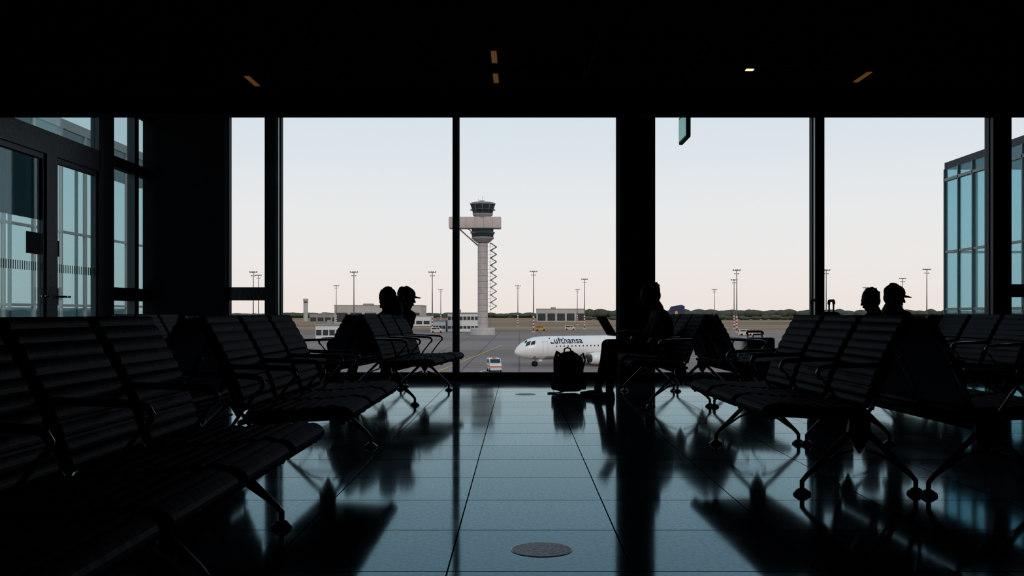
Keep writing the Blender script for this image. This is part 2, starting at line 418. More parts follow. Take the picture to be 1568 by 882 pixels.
def bench(x, y0, face, n=3, legs=None, rz=0.0, pitch=.63, link=0.0):
    """face=-1 looks towards -X, +1 towards +X. y0 = near end; link = beam joined to the next bench on the near side."""
    mb = MB(); L = n*pitch
    for i in range(n):
        a = -L/2+i*pitch+.03; b = a+pitch-.06
        pad(mb, BACKS, a, b, 'leather'); pad(mb, SEATS, a, b, 'leather')
        for yy in (a-.006, b+.006):
            mb.tube([(.075, yy, .415), (.115, yy, .55), (.18, yy, .70), (.282, yy, .88)], .008, 'alu', 6)
            mb.tube([(-.44, yy, .365), (-.39, yy, .39), (-.2, yy, .378), (.06, yy, .37)], .009, 'alu', 6)
    lo, hi = -L/2-.03, L/2+.03
    if link:
        if face > 0: hi += link
        else: lo -= link
    mb.cyl((0, lo, .335), (0, hi, .335), .028, 'beam'); mb.cyl((.06, -L/2, .37), (.06, L/2, .37), .015, 'beam')
    for i in range(n+1):
        y = -L/2+i*pitch
        mb.tube([(.17, y, .650), (.10, y, .642), (-.10, y, .636), (-.17, y, .632), (-.195, y, .622), (-.207, y, .604), (-.203, y, .585), (-.19, y, .57)], [.010, .012, .0125, .0125, .012, .011, .010, .008], 'chrome', 8)
        mb.tube([(-.19, y, .575), (-.13, y, .50), (-.06, y, .40), (0, y, .345)], .008, 'chrome', 6)
        mb.tube([(0, y, .34), (.07, y, .44), (.12, y, .56), (.17, y, .650)], .010, 'alu', 6)
    if legs is None: legs = (0, n)
    for i in legs:
        y = -L/2+i*pitch
        for s in (-1, 1):
            mb.tube([(0, y, .34), (s*.10, y, .25), (s*.26, y, .095), (s*.285, y, .065), (s*.285, y, .01)], [.020, .016, .013, .013, .012], 'alu', 8)
            mb.tube([(s*.03, y, .22), (s*.12, y, .14+.05), (s*.27, y, .085)], .008, 'alu', 6)
            mb.lathe([(.018, .03), (.042, .012), (.045, 0)], (s*.285, y, 0), 'alu', 16, True)
        mb.prism([(-.05, .37), (.05, .37), (.06, .30), (0, .20), (-.06, .30)], y-.012, y+.012, 'alu')
    yc = y0+L/2
    return mb.obj('airport_bench', (x, yc, 0), rz+(math.pi if face > 0 else 0))
R1 = math.radians(1.6)
bench(1.66, 4.94, -1, rz=R1); bench(2.27, 4.90, 1, rz=R1)
bench(1.52, 9.55, -1, rz=R1); bench(2.12, 9.5, 1, rz=R1)
bench(-1.28, 1.65, 1, n=4, legs=(0, 1.6)); bench(-1.89, 1.65, -1, n=4)
bench(-1.28, 4.78, 1, legs=(0,), link=.58); bench(-1.89, 4.78, -1, legs=(3,), link=.58)
R2 = math.radians(-6)
bench(-1.20, 9.72, 1, rz=R2); bench(-1.80, 9.65, -1, n=4, rz=R2)
bench(4.0, 8.1, -1); bench(4.61, 8.1, 1); bench(4.0, 10.2, -1); bench(4.61, 10.2, 1)
bench(-3.55, 9.2, 1)

# ------------------------------------------------------------------ people
def add_mods(o, vox, it=4):
    r = o.modifiers.new('remesh', 'REMESH'); r.mode = 'VOXEL'; r.voxel_size = vox; r.use_smooth_shade = True
    s = o.modifiers.new('smooth', 'SMOOTH'); s.iterations = it; s.factor = .5
def head_parts(parent, c, yaw, pitch, cap=False, beard=False, longhair=False):
    def fin(mb, nm, vox=None, it=3):
        o = mb.obj(nm, c, 0, parent); o.rotation_euler = (0, pitch, yaw)
        if vox: add_mods(o, vox, it)
        return o
    mb = MB()
    mb.sph((-.012, 0, .035), (.098, .076, .088), 'skin', 24, 16)
    mb.sph((.028, 0, -.03), (.062, .056, .085), 'skin', 20, 14)
    mb.sph((.045, 0, -.088), (.035, .034, .028), 'skin')
    mb.sph((.078, 0, .022), (.02, .045, .012), 'skin')
    mb.cap((.086, 0, .008), .009, (.105, 0, -.028), .014, 'skin')
    mb.sph((.088, 0, -.055), (.012, .024, .006), 'skin'); mb.sph((.086, 0, -.066), (.012, .02, .007), 'skin')
    for s in (-1, 1):
        mb.sph((-.005, s*.078, -.005), (.018, .01, .032), 'skin')
        mb.sph((.06, s*.035, -.03), (.025, .02, .02), 'skin')
    mb.cap((-.02, 0, -.06), .056, (-.045, 0, -.16), .062, 'skin')
    fin(mb, 'head', .0055)
    mb = MB()
    for s in (-1, 1): mb.sph((.079, s*.031, .003), .0115, 'eye')
    fin(mb, 'eyes')
    mb = MB()
    mb.sph((-.024, 0, .046), (.102, .084, .094), 'hair', 24, 16)
    mb.sph((-.06, 0, -.01), (.058, .072, .075), 'hair')
    for i in range(26):
        a = random.uniform(-2.6, 2.6); e = random.uniform(.2, 1.4)
        mb.sph((-.03+.09*math.cos(a)*math.cos(e)*-1, .072*math.sin(a)*math.cos(e), .05+.088*math.sin(e)), (.02, .02, .014), 'hair', 8, 6)
    if longhair:
        mb.sph((-.07, 0, -.08), (.045, .07, .09), 'hair'); mb.sph((-.05, 0, -.14), (.04, .06, .06), 'hair')
    fin(mb, 'hair', .007, 2)
    if beard:
        mb = MB(); mb.sph((.045, 0, -.082), (.045, .05, .04), 'hair'); mb.sph((.02, 0, -.06), (.05, .064, .04), 'hair')
        fin(mb, 'beard', .007, 2)
    if cap:
        mb = MB(); mb.sph((-.014, 0, .05), (.113, .092, .088), 'cloth_black', 24, 12, zmin=-.1)
        mb.sph((-.014, 0, .139), (.01, .01, .006), 'cloth_black')
        rings = []
        for i in range(9):
            y = -.07+.14*i/8; xo = .085+.085*math.sqrt(max(0, 1-(y/.078)**2)); z = .048-.012*(y/.07)**2
            xi = .06
            rings.append([Vector((xi, y, z)), Vector((xo, y, z-.012)), Vector((xo, y, z-.018)), Vector((xi, y, z-.008))])
        mb.loft(rings, 'cloth_black')
        fin(mb, 'cap')

def hand(parent, w, d, pn, side, curl=.5, name='hand'):
    w = Vector(w); d = Vector(d).normalized(); pn = (Vector(pn)-d*Vector(pn).dot(d)).normalized(); s = d.cross(pn)*side
    mb = MB()
    rot = Matrix((d, s, pn)).transposed()
    mb.sph(w+d*.045, (.052, .040, .016), 'skin', 18, 12, rot)
    mb.cap(w-d*.02, .026, w+d*.02, .024, 'skin')
    for i, (off, ln) in enumerate(((-.030, .066), (-.010, .076), (.011, .071), (.030, .056))):
        p = w+d*.078+s*off; dirv = (d+s*off*2).normalized(); ang = 0; r = .0095
        for j, f in enumerate((.45, .32, .23)):
            ang += curl*(.5+.35*j)
            dv = dirv*math.cos(ang)+pn*math.sin(ang)
            q = p+dv*ln*f*1.15; mb.cap(p, r, q, r*.9, 'skin'); p = q; r *= .9
        mb.cap(w+d*.03+s*off*.7, .012, w+d*.078+s*off, .0105, 'skin')
    p = w+d*.022-s*.028; r = .0125
    for j, ln in enumerate((.034, .028, .022)):
        dv = (d*.75-s*(.75-.3*j)+pn*(.3+.25*j)).normalized(); q = p+dv*ln; mb.cap(p, r, q, r*.88, 'skin'); p = q; r *= .9
    o = mb.obj(name, (0, 0, 0), 0, parent); add_mods(o, .004, 2)

def person(name, loc, yaw, cl, P, head_yaw=0, head_pitch=0, **hk):
    mb = MB()
    def loft(pts):
        rings = []; n = 20
        for i, (p, ry, rx) in enumerate(pts):
            a = Vector(pts[max(0, i-1)][0]); b = Vector(pts[min(len(pts)-1, i+1)][0]); t = (b-a).normalized()
            y = Vector((0, 1, 0)); y = (y-t*y.dot(t)).normalized(); nx = y.cross(t)
            rings.append([Vector(p)+y*ry*math.cos(2*math.pi*j/n)+nx*rx*math.sin(2*math.pi*j/n) for j in range(n)])
        mb.loft(rings, cl)
    pel = Vector(P['pelvis']); nb = Vector(P['neck']); ch = Vector(P['chest']); mid = Vector(P['waist'])
    loft([(pel+Vector((.0, 0, -.09)), .13, .09), (pel, .175, .125), (mid, .155, .115), (ch, .175, .125), (ch.lerp(nb, .55), .165, .105), (ch.lerp(nb, .85), .11, .075), (nb, .062, .06)])
    mb.cap(nb-Vector((.01, 0, .04)), .062, nb+Vector((.02, 0, .06)), .052, cl)
    for s, S, A in ((1, 'L', P['L']), (-1, 'R', P['R'])):
        sh, el, wr, hip, kn, an = [Vector(A[k]) for k in ('sh', 'el', 'wr', 'hip', 'kn', 'an')]
        mb.cap(nb-Vector((0, -s*.05, .045)), .05, sh, .062, cl)
        mb.cap(sh, .058, el, .044, cl); mb.cap(el, .043, wr, .029, cl)
        mb.cap(pel.lerp(hip, .5), .11, hip, .10, cl)
        mb.cap(hip, .092, kn, .064, cl)
        cal = kn.lerp(an, .35)-Vector((.015, 0, 0)); mb.cap(kn, .06, cal, .058, cl); mb.cap(cal, .058, an, .042, cl)
    body = mb.obj(name, loc, yaw); add_mods(body, .014, 5)
    for S, s in (('L', 1), ('R', -1)):
        A = P[S]; an = Vector(A['an']); fd = Vector((math.cos(s*.15), math.sin(s*.15), 0))
        m2 = MB()
        h = Vector((an.x, an.y, 0))
        m2.cap(an+Vector((0, 0, 0)), .04, h-fd*.015+Vector((0, 0, .045)), .04, 'shoe')
        m2.cap(h-fd*.02+Vector((0, 0, .04)), .038, h+fd*.10+Vector((0, 0, .036)), .034, 'shoe')
        m2.cap(h+fd*.08+Vector((0, 0, .034)), .034, h+fd*.165+Vector((0, 0, .029)), .028, 'shoe')
        nrm = Vector((-fd.y, fd.x, 0)); pr = []
        for u, w in ((-.055, .022), (-.03, .034), (.03, .034), (.09, .044), (.15, .040), (.185, .022)): pr.append((u, w))
        ring = [h+fd*u+nrm*w for u, w in pr]+[h+fd*u-nrm*w for u, w in reversed(pr)]
        m2.loft([[p for p in ring], [p+Vector((0, 0, .02)) for p in ring]], 'shoe', False)
        m2.obj('shoe_'+S, (0, 0, 0), 0, body)
        hand(body, A['wr'], A.get('hd', (1, 0, -.2)), A.get('pn', (0, 0, -1)), s, A.get('curl', .5), 'hand_'+S)
    head_parts(body, tuple(P['head']), head_yaw, head_pitch, **hk)
    return body

C1 = clothes_mat('olive_shirt_dark_jeans', (0.085, 0.075, 0.045), (0.010, 0.0105, 0.014), .66)
C2 = clothes_mat('black_jacket_dark_jeans', (0.006, 0.006, 0.007), (0.007, 0.0075, 0.010), .64)
person('seated_man', (1.50, 10.5, 0), math.pi, C1, dict(
    pelvis=(0, 0, .555), waist=(-.02, 0, .66), chest=(.0, 0, .80), neck=(.06, 0, .935), head=(.125, 0, 1.085),
    L=dict(sh=(.03, .185, .865), el=(.13, .235, .635), wr=(.34, .13, .70), hip=(.02, .085, .54), kn=(.53, .13, .55), an=(.56, .13, .09), hd=(1, -.35, 0), pn=(0, 0, -1), curl=.45),
    R=dict(sh=(.03, -.185, .865), el=(.13, -.235, .635), wr=(.34, -.13, .70), hip=(.02, -.085, .54), kn=(.56, -.15, .555), an=(.66, -.14, .09), hd=(1, .35, 0), pn=(0, 0, -1), curl=.45)),
    0, .28, beard=True)
mb = MB()
mb.box(-.12, .11, -.16, .16, 0, .014, 'alu', .004)
for i in range(5):
    for j in range(13): mb.box(-.03+i*.022, -.03+i*.022+.018, -.14+j*.0217, -.14+j*.0217+.018, .014, .017, 'beam')
T = Vector((-.12, 0, .012)); up = Vector((-.53, 0, .85)); nr = Vector((.85, 0, .53))
p = [T+Vector((0, y, 0))+up*u+nr*w for y in (-.16, .16) for u in (0, .225) for w in (-.005, .005)]
mb.add(p, [(0,1,3,2),(4,6,7,5),(0,4,5,1),(2,3,7,6),(0,2,6,4),(1,5,7,3)], 'rubber')
lap = mb.obj('laptop', (1.09, 10.48, .657), .22)

def sitter(name, x, y, yaw, hy, hp, cap=False, longhair=False, lean=0.0, drop=0.0):
    return person(name, (x, y, 0), yaw, C2, dict(
        pelvis=(0, 0, .555), waist=(-.03+lean*.3, 0, .67), chest=(-.03+lean*.6, 0, .82-drop*.5), neck=(-.01+lean, 0, .965-drop), head=(.02+lean*1.2, 0, 1.10-drop),
        L=dict(sh=(-.03+lean, .185, .895-drop), el=(.03+lean, .24, .64), wr=(.25, .12, .66), hip=(.02, .085, .54), kn=(.46, .12, .54), an=(.44, .12, .09), hd=(1, -.2, -.25), curl=.4),
        R=dict(sh=(-.03+lean, -.185, .895-drop), el=(.03+lean, -.24, .64), wr=(.25, -.12, .66), hip=(.02, -.085, .54), kn=(.46, -.12, .54), an=(.50, -.12, .09), hd=(1, .2, -.25), curl=.4)),
        hy, hp, cap=cap, longhair=longhair)
sitter('seated_woman', -1.63, 11.25, math.pi-.1, .4, .5, longhair=True, drop=.06, lean=-.14)
sitter('seated_man_in_cap', -1.53, 11.85, math.pi-.1, math.pi*.95, .15, cap=True, lean=-.18, drop=.03)
sitter('seated_man_in_cap', 4.02, 10.6, math.pi, math.pi*.8, .2, cap=True, drop=.035)
sitter('seated_woman', 4.0, 11.3, math.pi, .1, .2, cap=False, drop=.06)

# ------------------------------------------------------------------ luggage
mb = MB()
mb.box(-.16, .16, -.11, .12, 0.01, .42, 'cloth_black', .07); mb.box(-.125, .125, -.17, -.07, .03, .25, 'cloth_black', .04)
mb.sph((0, 0, .38), (.135, .10, .085), 'cloth_black')
mb.box(-.19, -.14, -.07, .07, .03, .2, 'cloth_black', .02); mb.box(.14, .19, -.07, .07, .03, .2, 'cloth_black', .02)
mb.tube([(-.04, .05, .45), (-.035, .05, .49), (0, .05, .505), (.035, .05, .49), (.04, .05, .45)], .009, 'cloth_black')
for s in (-1, 1):
    mb.tube([(s*.06, .10, .42), (s*.09, .16, .45), (s*.10, .21, .36), (s*.11, .19, .2), (s*.12, .12, .06)], [.016, .02, .02, .014, .01], 'cloth_black')
mb.tube([(.13, .0, .40), (.17, .0, .44), (.20, .02, .36), (.17, .04, .22)], .010, 'cloth_black')
mb.tube([(-.10, -.12, .02), (-.18, -.14, .008), (-.25, -.10, .008), (-.28, -.12, .008)], .008, 'cloth_black')
mb.obj('backpack', (.56, 11.25, 0), .25)

def suitcase(x, y, rz, k, handle, w=.36, d=.23, h=.56, bag=False):
    mb = MB(); mb.box(-w/2, w/2, -d/2, d/2, .05, .05+h, k, .035)
    for i in range(5):
        xx = -w/2+.05+i*(w-.1)/4; mb.box(xx-.008, xx+.008, -d/2-.004, d/2+.004, .09, .01+h, k, .003)
    mb.box(-.003+0, .003, -d/2-.003, d/2+.003, .06, .04+h, 'rubber')
    for sx in (-1, 1):
        for sy in (-1, 1):
            mb.cyl((sx*(w/2-.05)-.012, sy*(d/2-.05), .025), (sx*(w/2-.05)+.012, sy*(d/2-.05), .025), .025, 'rubber')
            mb.cyl((sx*(w/2-.05), sy*(d/2-.05), .025), (sx*(w/2-.05), sy*(d/2-.05), .07), .012, 'rubber')
        mb.cyl((sx*.09, d/2-.03, h), (sx*.09, d/2-.03, handle), .008, 'rubber')
    mb.tube([(-.10, d/2-.03, handle-.02), (-.10, d/2-.03, handle), (-.08, d/2-.03, handle+.015), (.08, d/2-.03, handle+.015), (.10, d/2-.03, handle), (.10, d/2-.03, handle-.02)], .014, 'rubber')
    mb.tube([(-.06, 0, .05+h), (-.05, 0, .08+h), (.05, 0, .08+h), (.06, 0, .05+h)], .009, 'rubber')
    if bag: mb.box(-.13, .13, -d/2, d/2-.07, .05+h, .05+h+.30, 'cloth_black', .05)
    return mb.obj('suitcase', (x, y, 0), rz)
suitcase(2.85, 11.9, .15, 'suitcase', .66)
suitcase(2.765, 9.0, math.pi/2, 'rubber', 1.0, d=.24, bag=True)
suitcase(3.05, 9.5, math.pi/2-.08, 'rubber', 1.0, d=.2)
mb = MB(); mb.box(-.11, .11, -.08, .08, 0, .26, 'redbag', .03); mb.box(-.08, .08, -.1, -.07, .04, .16, 'redbag', .01)
mb.tube([(-.06, 0, .25), (-.05, 0, .34), (0, 0, .37), (.05, 0, .34), (.06, 0, .25)], .007, 'redbag'); mb.obj('tote_bag', (3.17, 12.1, 0), .1)

# ------------------------------------------------------------------ exterior
G = -6.6
def quad(name, x0, x1, y0, y1, z, k):
    mb = MB(); mb.add([(x0, y0, z), (x1, y0, z), (x1, y1, z), (x0, y1, z)], [(0, 1, 2, 3)], k); return mb.obj(name)
quad('apron_ground', -700, 700, 13.5, 400, G, 'apron')
quad('grass_field', -3000, 3000, 400, 4000, G-.01, 'grass')
mb = MB()
for z, k, x0, x1, y0, y1 in ((G+.03, 'taxi', -3000, 3000, 470, 520), (G+.03, 'taxi', -3000, 3000, 830, 900)):
    mb.add([(x0, y0, z), (x1, y0, z), (x1, y1, z), (x0, y1, z)], [(0, 1, 2, 3)], k)
mb.obj('taxiway')
mb = MB()
def strip(a, b, w, k):
    a = Vector((a[0], a[1], G+.03)); b = Vector((b[0], b[1], G+.03)); d = (b-a).normalized(); n = Vector((-d.y, d.x, 0))*w/2
    mb.add([a-n, b-n, b+n, a+n], [(0, 1, 2, 3)], k)
strip((-12, 100), (-4, 230), .3, 'yellow'); strip((-40, 180), (60, 185), .5, 'yellow'); strip((-60, 250), (-15, 248), .6, 'orange')
strip((-9, 95), (-3, 140), .25, 'white'); strip((-20, 140), (-2, 136), .3, 'orange'); strip((20, 300), (150, 310), .8, 'white')
strip((30, 140), (26, 250), .4, 'yellow'); strip((-80, 330), (80, 332), 1.2, 'white')
mb.obj('apron_markings')

mb = MB()
mb.lathe([(1.75, 0), (1.72, 31)], (0, 0, 0), 'concrete', 12)
for i in range(16): mb.lathe([(1.80, i*2), (1.80, i*2+.12)], (0, 0, 0), 'grey', 12)
mb.lathe([(2.2, 31.2), (3.2, 32.0), (3.9, 32.6), (3.9, 33.0)], (0, 0, 0), 'grey', 10)
mb.lathe([(3.7, 33.0), (4.0, 34.3)], (0, 0, 0), 'darkglass', 10)
mb.lathe([(4.3, 34.3), (4.3, 34.7), (3.7, 34.7), (3.9, 35.9)], (0, 0, 0), 'darkglass', 10)
mb.box(-11.3, 6.2, -2.6, 2.6, 35.9, 39.7, 'concrete2', .25)
for i in range(1, 6): mb.box(-11.3+i*2.9, -11.2+i*2.9, -2.66, 2.66, 35.95, 39.6, 'grey')
mb.lathe([(3.0, 39.7), (3.0, 40.3), (3.4, 40.3), (3.6, 40.9), (3.3, 41.0)], (0, 0, 0), 'grey', 10)
mb.lathe([(3.25, 41.0), (4.2, 44.0)], (0, 0, 0), 'darkglass', 10)
for j in range(10):
    a = 2*math.pi*(j+.5)/10; mb.cyl((3.3*math.cos(a), 3.3*math.sin(a), 41), (4.25*math.cos(a), 4.25*math.sin(a), 44), .09, 'steel', n=6)
mb.lathe([(4.3, 42.2), (4.45, 42.2), (4.0, 42.35)], (0, 0, 0), 'steel', 10)
mb.lathe([(4.4, 44.0), (4.5, 44.4), (3.2, 44.8), (1, 44.9)], (0, 0, 0), 'grey', 10)
mb.cyl((0, 0, 44.8), (0, 0, 47.0), .06, 'steel'); mb.cyl((-1.5, 0, 44.6), (-1.5, 0, 46), .05, 'steel'); mb.box(-1.2, .6, -.5, .5, 44.8, 45.4, 'grey')
mb.cyl((-8.0, 0, 35.9), (-1.4, 0, 30.0), .22, 'steel', n=8); mb.cyl((-5.0, 0, 35.9), (-1.4, 0, 33.0), .15, 'steel', n=8)
z = 31.0; sx = 1
pts = []
while z > 8:
    pts.append((2.6 if sx > 0 else 4.7, -1.2, z)); sx = -sx; z -= 1.25
for a, b in zip(pts[:-1], pts[1:]):
    mb.cyl(a, b, .13, 'steel', n=6); mb.cyl((a[0], 1.2, a[2]), (b[0], 1.2, b[2]), .13, 'steel', n=6)
    mb.cyl(a, (a[0], 1.2, a[2]), .08, 'steel', n=6)
    mb.cyl((1.6, 0, a[2]), (3.6, 0, a[2]), .05, 'steel', n=5)
mb.cyl((2.5, 0, 31.5), (2.5, 0, 0), .07, 'steel', n=6)
mb.lathe([(4.2, 0), (4.2, 2.2), (3.8, 2.4)], (0, 0, 0), 'lgrey', 14)
mb.obj('control_tower', (-12.3, 336, G))

def mast(x, d, h, heads=2):
    mb = MB()
    mb.cyl((0, 0, 0), (0, 0, h), .28, 'steel', .14, 8)
    for i in range(4): mb.cyl((0, 0, 1+i*1.3), (0, 0, 1+i*1.3+.65), .33, 'red', n=8); mb.cyl((0, 0, 1.65+i*1.3), (0, 0, 1+(i+1)*1.3), .33, 'white', n=8)
    w = 1.3
    mb.cyl((-w, 0, h-.3), (w, 0, h-.3), .10, 'steel', n=6)
    for i in range(4):
        xx = -w+i*2*w/3; mb.box(xx-.2, xx+.2, -.4, .4, h-.3, h+.1, 'steel')
    if heads > 1:
        mb.cyl((-.8, 0, h-1.6), (.8, 0, h-1.6), .08, 'steel', n=6)
        mb.box(-.9, -.5, -.3, .3, h-1.7, h-1.4, 'steel'); mb.box(.5, .9, -.3, .3, h-1.7, h-1.4, 'steel')
    mb.box(-.6, .6, -.6, .6, 0, .6, 'lgrey')
    return mb.obj('apron_light_mast', (x, d, G))
for px, py, d in ((388, 416, 380), (396, 421, 480), (515, 437, 540), (542, 416, 380), (662, 416, 380), (675, 443, 600), (793, 437, 540), (817, 415, 380), (884, 443, 600),
                  (895, 427, 450), (1094, 443, 560), (1128, 413, 380), (1124, 428, 460), (1265, 413, 380), (1325, 440, 560), (1382, 426, 450), (1419, 412, 380), (430, 440, 600)):
    mast((px-795)*d/1524, d, (479-py)*d/1524+7.5)

def building(name, x0, x1, y, h, depth, body='lgrey', win=None, roof='grey', n=8):
    mb = MB(); w = x1-x0
    mb.box(0, w, 0, depth, 0, h, body); mb.box(-.3, w+.3, -.3, depth+.3, h, h+.4, roof)
    if win:
        for z0, z1 in win:
            step = w/n
            for i in range(n): mb.box(i*step+step*.1, (i+1)*step-step*.1, -.08, 0, z0, z1, 'darkglass')
    mb.box(w*.3, w*.4, depth*.3, depth*.6, h+.4, h+1.6, roof)
    return mb.obj(name, (x0, y, G))
building('aircraft_hangar', -130, -69, 700, 12.5, 40, 'lgrey', [(1, 7.5)], n=6)
building('airport_office', -34.6, -29.2, 394, 4.2, 14, 'white', [(1.2, 2.4)], n=4)
building('airport_office', -28.5, -16.2, 396, 7.2, 12, 'white', [(4.6, 6.0), (1.2, 2.2)], n=8)
building('service_building', -58.5, -49, 286, 3.8, 9, 'white', [(1, 2.6)], n=5)
building('cargo_building', 14.5, 54, 816, 10.5, 30, 'lgrey', [(1, 7)], n=5)
building('cargo_building', -160, -132, 760, 6.5, 20, 'grey', [(1, 4)], n=5)
building('storage_shed', -61, -56, 310, 2.6, 6, 'white', [(1, 1.8)], n=3)
building('cargo_building', -75, -50, 560, 5.5, 20, 'white', [(1, 3)], n=6)
mb = MB(); mb.lathe([(2.0, 0), (2.0, 18.5), (2.4, 19), (2.4, 20), (1.8, 20.4)], (0, 0, 0), 'lgrey', 12); mb.lathe([(2.05, 16.5), (2.05, 17.8)], (0, 0, 0), 'darkglass', 12)
mb.obj('water_tower', (-193, 900, G))

def van(x, y, rz=0, k='white', acc='orange', sc=1.0):
    mb = MB(); W = .85
    prof = [(-2.3, .35), (2.2, .35), (2.3, .9), (2.1, 1.15), (1.55, 1.35), (1.05, 1.95), (-2.2, 2.0), (-2.3, 1.8)]
    mb.prism([(a, b) for a, b in prof], -W, W, k)
    mb.box(-2.32, 2.32, -W-.01, W+.01, .75, .95, acc)
    mb.add([(1.57, -W+.1, 1.36), (1.57, W-.1, 1.36), (1.11, W-.12, 1.92), (1.11, -W+.12, 1.92)], [(0, 1, 2, 3)], 'darkglass')
    for i in range(4):
        v = mb.v[-4+i]; v.x += .03; v.z += .02
    for yy in (-W-.012, W+.002):
        mb.box(.1, 1.0, yy, yy+.01, 1.3, 1.8, 'darkglass'); mb.box(-2.0, -.1, yy, yy+.01, 1.3, 1.8, 'darkglass')
    mb.box(-2.33, -2.3, -W+.12, W-.12, 1.25, 1.8, 'darkglass')
    for xx in (-1.5, 1.45):
        for s in (-1, 1): mb.cyl((xx, s*(W-.15), .34), (xx, s*(W+.03), .34), .34, 'rubber', n=16)
    mb.box(-.3, .3, -.3, .3, 2.0, 2.12, 'orange')
    o = mb.obj('service_van', (x, y, G), rz); o.scale = (sc,)*3
    return o
van(-3.2, 127, -math.pi/2+.15, sc=.85)
van(-66, 290, .1); van(-47, 283, 3.0); van(-31, 375, .1); van(9, 420, .2, 'yellow'); van(22, 430, 0); van(75, 330, .1); van(-70, 420, 0, 'orange')

def aircraft(nose, ang):
    mb = MB(); R = 1.66; zc = 2.55; Lf = 29.0
    def ring(x, r, dz, k=1.0, n=32):
        return [Vector((x, r*math.cos(2*math.pi*j/n), zc+dz+r*k*math.sin(2*math.pi*j/n))) for j in range(n)]
    prof = [(0, .05, -.55), (.12, .32, -.52), (.45, .66, -.42), (1.0, 1.0, -.30), (1.8, 1.32, -.16), (2.8, 1.54, -.05), (4, 1.64, 0), (5.2, R, 0), (19, R, 0), (22, 1.45, .18), (25, 1.0, .6), (27.5, .55, 1.0), (Lf, .2, 1.25)]
    mb.loft([ring(*p) for p in prof], 'acwhite')
    def rad(x):
        for a, b in zip(prof[:-1], prof[1:]):
            if a[0] <= x <= b[0]:
                f = (x-a[0])/(b[0]-a[0]); return a[1]+(b[1]-a[1])*f, a[2]+(b[2]-a[2])*f
        return R, 0
    def surf(x, th, off=.015):
        r, dz = rad(x); return Vector((x, -(r+off)*math.cos(th), zc+dz+(r+off)*math.sin(th)))
    def patch(xa, xb, ta, tb, k, n=4, mir=True, slant=0):
        vs = []; fs = []
        for i in range(n+1):
            for j in range(n+1):
                vs.append(surf(xa+(xb-xa)*i/n+slant*j/n, ta+(tb-ta)*j/n))
        for i in range(n):
            for j in range(n): a = i*(n+1)+j; fs.append((a, a+1, a+n+2, a+n+1))
        mb.add(vs, fs, k, True)
        if mir: mb.add([Vector((v.x, -v.y, v.z)) for v in vs], fs, k, True)
    patch(1.15, 1.75, .55, 1.0, 'darkglass', slant=.35); patch(1.85, 2.45, .48, .85, 'darkglass', slant=.25); patch(1.25, 1.6, 1.05, 1.45, 'darkglass', slant=.2)
    for i in range(26):
        x = 5.6+i*.62; patch(x, x+.2, .10, .23, 'darkglass', 2)
    patch(3.6, 3.63, -.35, .65, 'grey', 4); patch(4.35, 4.38, -.35, .65, 'grey', 4); patch(3.6, 4.38, .63, .65, 'grey', 2)
    patch(.2, 19, -1.15, -.75, 'grey', 8)
    def slab(pts, th, axis, k):
        vs = [];
        for s in (-1, 1):
            for p in pts:
                v = Vector(p); v[axis] += s*th; vs.append(v)
        n = len(pts); fs = [list(range(n))[::-1], [n+i for i in range(n)]]+[(i, (i+1) % n, n+(i+1) % n, n+i) for i in range(n)]
        mb.add(vs, fs, k)
    slab([(22.5, 0, 4.2), (24.2, 0, 5.0), (26.4, 0, 8.45), (28.2, 0, 8.7), (28.8, 0, 8.5), (28.2, 0, 4.2)], .14, 1, 'blue')
    patch2 = [(27.2 + .28*math.cos(a), -.16, 7.5+.28*math.sin(a)) for a in [i*math.pi/8 for i in range(16)]]
    mb.add(patch2, [list(range(16))], 'yellow')
    for s in (-1, 1):
        slab([(25.3, s*.4, 3.9), (27.0, s*4.6, 4.3), (28.2, s*4.6, 4.3), (28.0, s*.4, 3.9)], .07, 2, 'acwhite')
        slab([(10.5, s*1.2, 1.7), (16.0, s*12.8, 2.5), (17.4, s*12.8, 2.5), (16.2, s*4, 1.9), (16.0, s*1.2, 1.7)], .16, 2, 'lgrey')
        slab([(16.0, s*12.8, 2.5), (17.4, s*12.8, 2.5), (18.3, s*13.0, 3.9), (17.6, s*13.0, 3.9)], .05, 1, 'blue')
        prof2 = [(9.6, .62), (9.75, .78), (10.6, .86), (11.8, .80), (13, .5)]
        mb.loft([[Vector((x, s*4.3+r*math.cos(2*math.pi*j/20), 1.15+r*math.sin(2*math.pi*j/20))) for j in range(20)] for x, r in prof2], 'acwhite')
        mb.cyl((9.57, s*4.3, 1.15), (9.7, s*4.3, 1.15), .58, 'darkglass', n=20)
        slab([(10.4, s*4.3, 1.8), (14, s*4.3, 1.8), (13, s*4.3, 1.4), (10.8, s*4.3, 1.7)], .12, 1, 'lgrey')
        for dx in (0, .8): mb.cyl((14+dx-.3, s*2.4-.2, .5), (14+dx-.3, s*2.4+.2, .5), .5, 'rubber', n=18)
        mb.cyl((14.1, s*2.4, .5), (14.1, s*2.2, 1.8), .12, 'steel')
    mb.cyl((3.1, -.28, .36), (3.1, -.1, .36), .36, 'rubber', n=18); mb.cyl((3.1, .1, .36), (3.1, .28, .36), .36, 'rubber', n=18)
    mb.cyl((3.1, 0, .36), (3.3, 0, 1.4), .08, 'steel'); mb.box(3.5, 4.1, -.42, -.38, .7, 1.3, 'acwhite')
    cu = bpy.data.curves.new('txt', 'FONT'); cu.body = 'Lufthansa'; cu.size = 1.0; cu.resolution_u = 3; cu.offset = .014; cu.space_character = 1.06
    to = bpy.data.objects.new('txt', cu); scene.collection.objects.link(to); bpy.context.view_layer.update()
    me = bpy.data.meshes.new_from_object(to); bpy.data.objects.remove(to)
    bm = bmesh.new(); bm.from_mesh(me)
    bmesh.ops.triangulate(bm, faces=bm.faces[:])
    w = max(v.co.x for v in bm.verts); sc = 5.3/w
